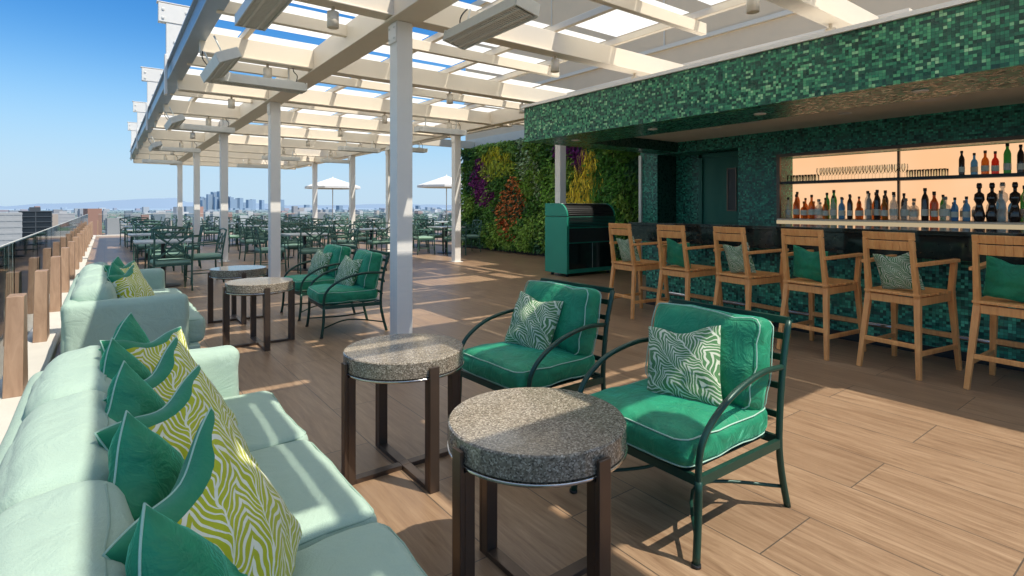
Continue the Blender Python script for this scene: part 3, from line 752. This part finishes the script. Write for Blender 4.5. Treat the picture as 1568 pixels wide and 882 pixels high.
# umbrellas
b=MB(); n=8; vs=[(0,0,2.75)]
for j in range(n):
    a=2*math.pi*j/n; vs.append((1.35*math.cos(a),1.35*math.sin(a),2.3))
for j in range(n):
    a=2*math.pi*j/n; vs.append((1.35*math.cos(a),1.35*math.sin(a),2.2))
b.add(vs,[(0,1+j,1+(j+1)%n) for j in range(n)]+[(1+j,1+n+j,1+n+(j+1)%n,1+(j+1)%n) for j in range(n)],'umb')
for j in range(n):
    a=2*math.pi*j/n; b.tube([(0,0,2.68),(1.33*math.cos(a),1.33*math.sin(a),2.28)],.01,'galv',5); b.tube([(0,0,2.2),(.65*math.cos(a),.65*math.sin(a),2.48)],.008,'galv',5)
b.tube([(0,0,0),(0,0,2.8)],.022,'galv',8); b.lathe([(.3,0),(.3,.06),(.05,.08)],'dark',20)
um=b.mesh('patio_umbrella')
for x,y in((8.9,26.6),(12.6,21.9),(16.4,22.5)): place(um,'patio_umbrella',(x,y,0),.2)

# ------------------------------------------------------------ city
def Wp(px,d): 
    l=d*(px-784)/F; return (.599*d+.801*l,.801*d-.599*l)
def boxes(cx,cy,z0,wx,wy,h,ang,col):
    n=len(cx); s=np.array([[-1,-1],[1,-1],[1,1],[-1,1]])*.5
    lx=s[None,:,0]*wx[:,None]; ly=s[None,:,1]*wy[:,None]; ca=np.cos(ang)[:,None]; sa=np.sin(ang)[:,None]
    X_=cx[:,None]+lx*ca-ly*sa; Y_=cy[:,None]+lx*sa+ly*ca
    lo=np.stack([X_,Y_,np.full_like(X_,z0)],2); hi=np.stack([X_,Y_,np.repeat((z0+h)[:,None],4,1)],2)
    V=np.concatenate([lo,hi],1).reshape(-1,3)
    f=np.array([[4,5,6,7],[0,1,5,4],[1,2,6,5],[2,3,7,6],[3,0,4,7]]); Fc=(f[None]+8*np.arange(n)[:,None,None]).reshape(-1,4)
    return V,Fc,np.repeat(col,8,0)
N=11000
r=650*(11000/650)**rng.random(N)**.9; th=rng.uniform(-.75,1.2,N)
cx=r*np.sin(th);cy=r*np.cos(th); sc_=np.clip(r/2500,.6,2.6)
pal=np.array([[.55,.53,.5],[.5,.40,.31],[.36,.34,.33],[.78,.76,.72],[.45,.22,.14],[.2,.24,.27]]); col_=pal[rng.integers(0,6,N)]*(.7+.4*rng.random((N,1)))
h=rng.uniform(4,14,N)*np.where(rng.random(N)<.07,rng.uniform(2,4.2,N),1)
V,Fc,C=boxes(cx,cy,GZ,rng.uniform(12,34,N)*sc_,rng.uniform(12,34,N)*sc_,h,np.full(N,.2),col_)
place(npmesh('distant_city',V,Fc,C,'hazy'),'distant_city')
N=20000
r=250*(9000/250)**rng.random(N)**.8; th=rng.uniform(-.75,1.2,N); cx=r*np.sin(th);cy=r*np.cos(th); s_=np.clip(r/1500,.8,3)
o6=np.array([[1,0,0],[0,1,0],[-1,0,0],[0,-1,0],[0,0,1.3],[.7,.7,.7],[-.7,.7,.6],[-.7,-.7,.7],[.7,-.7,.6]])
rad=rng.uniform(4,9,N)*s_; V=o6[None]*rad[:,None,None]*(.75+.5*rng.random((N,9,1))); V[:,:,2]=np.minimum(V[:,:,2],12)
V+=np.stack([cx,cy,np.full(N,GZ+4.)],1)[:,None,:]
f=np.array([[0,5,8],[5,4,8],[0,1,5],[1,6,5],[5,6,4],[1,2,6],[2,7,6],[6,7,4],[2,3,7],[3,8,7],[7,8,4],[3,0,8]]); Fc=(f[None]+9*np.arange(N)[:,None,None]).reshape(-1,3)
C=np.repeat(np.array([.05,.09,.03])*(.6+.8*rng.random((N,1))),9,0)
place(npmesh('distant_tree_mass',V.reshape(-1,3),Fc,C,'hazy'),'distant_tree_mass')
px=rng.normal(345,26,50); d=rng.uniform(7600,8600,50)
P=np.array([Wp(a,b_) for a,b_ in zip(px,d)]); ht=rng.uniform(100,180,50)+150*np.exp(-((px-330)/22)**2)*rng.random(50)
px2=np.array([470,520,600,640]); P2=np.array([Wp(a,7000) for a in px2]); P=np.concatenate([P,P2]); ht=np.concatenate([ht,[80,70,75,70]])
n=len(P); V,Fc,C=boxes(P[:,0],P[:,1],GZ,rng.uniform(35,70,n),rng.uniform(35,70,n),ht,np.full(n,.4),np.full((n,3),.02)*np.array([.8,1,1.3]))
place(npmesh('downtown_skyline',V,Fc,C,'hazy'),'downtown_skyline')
vs=[];fs=[];K=160
for i in range(K+1):
    a=-1.1+2.6*i/K; D=19000
    hh=120+170*(.5+noise.noise(Vector((a*5,0,0))))*(1.4 if a<.1 else .5)+60*noise.noise(Vector((a*22,3,0)))+25*noise.noise(Vector((a*70,3,0)))
    vs+=[(D*math.sin(a),D*math.cos(a),GZ),(D*1.1*math.sin(a),D*1.1*math.cos(a),GZ+max(30,hh))]
for i in range(K): fs.append((2*i,2*i+2,2*i+3,2*i+1))
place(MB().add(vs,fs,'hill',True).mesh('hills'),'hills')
def office(pxa,pxb,d,top,white,name):
    (xa,ya),(xb,yb_)=Wp(pxa,d),Wp(pxb,d); cx=(xa+xb)/2; cy=(ya+yb_)/2; wd=math.hypot(xb-xa,yb_-ya)*.8
    sk_='officewhite' if white else 'officegrey'
    b=MB(); hw=wd/2; b.box((-hw,-hw,GZ),(hw,hw,top),'officedark'); z=top
    while z>GZ:
        b.box((-hw-.5,-hw-.5,z-(1.3 if white else .5)),(hw+.5,hw+.5,z+.1),sk_); z-=4
    k=max(2,int(wd/(3.5 if white else 9)))
    for i in range(k+1):
        q=-hw+wd*i/k; b.box((q-.3,-hw-.4,GZ),(q+.3,hw+.4,top-.1),sk_); 
        if white: b.box((-hw-.4,q-.3,GZ),(hw+.4,q+.3,top-.1),sk_)
    b.box((-hw*.4,-hw*.4,top+.11),(hw*.3,hw*.3,top+3),sk_)
    place(b.mesh(name),name,(cx,cy,0),math.atan2(-cx,cy))
office(-60,28,350,-2.5,True,'office_building'); office(32,78,420,-1.8,False,'dark_office_building'); office(82,114,700,-7,True,'white_office_building'); office(235,262,1500,-14,True,'apartment_building')
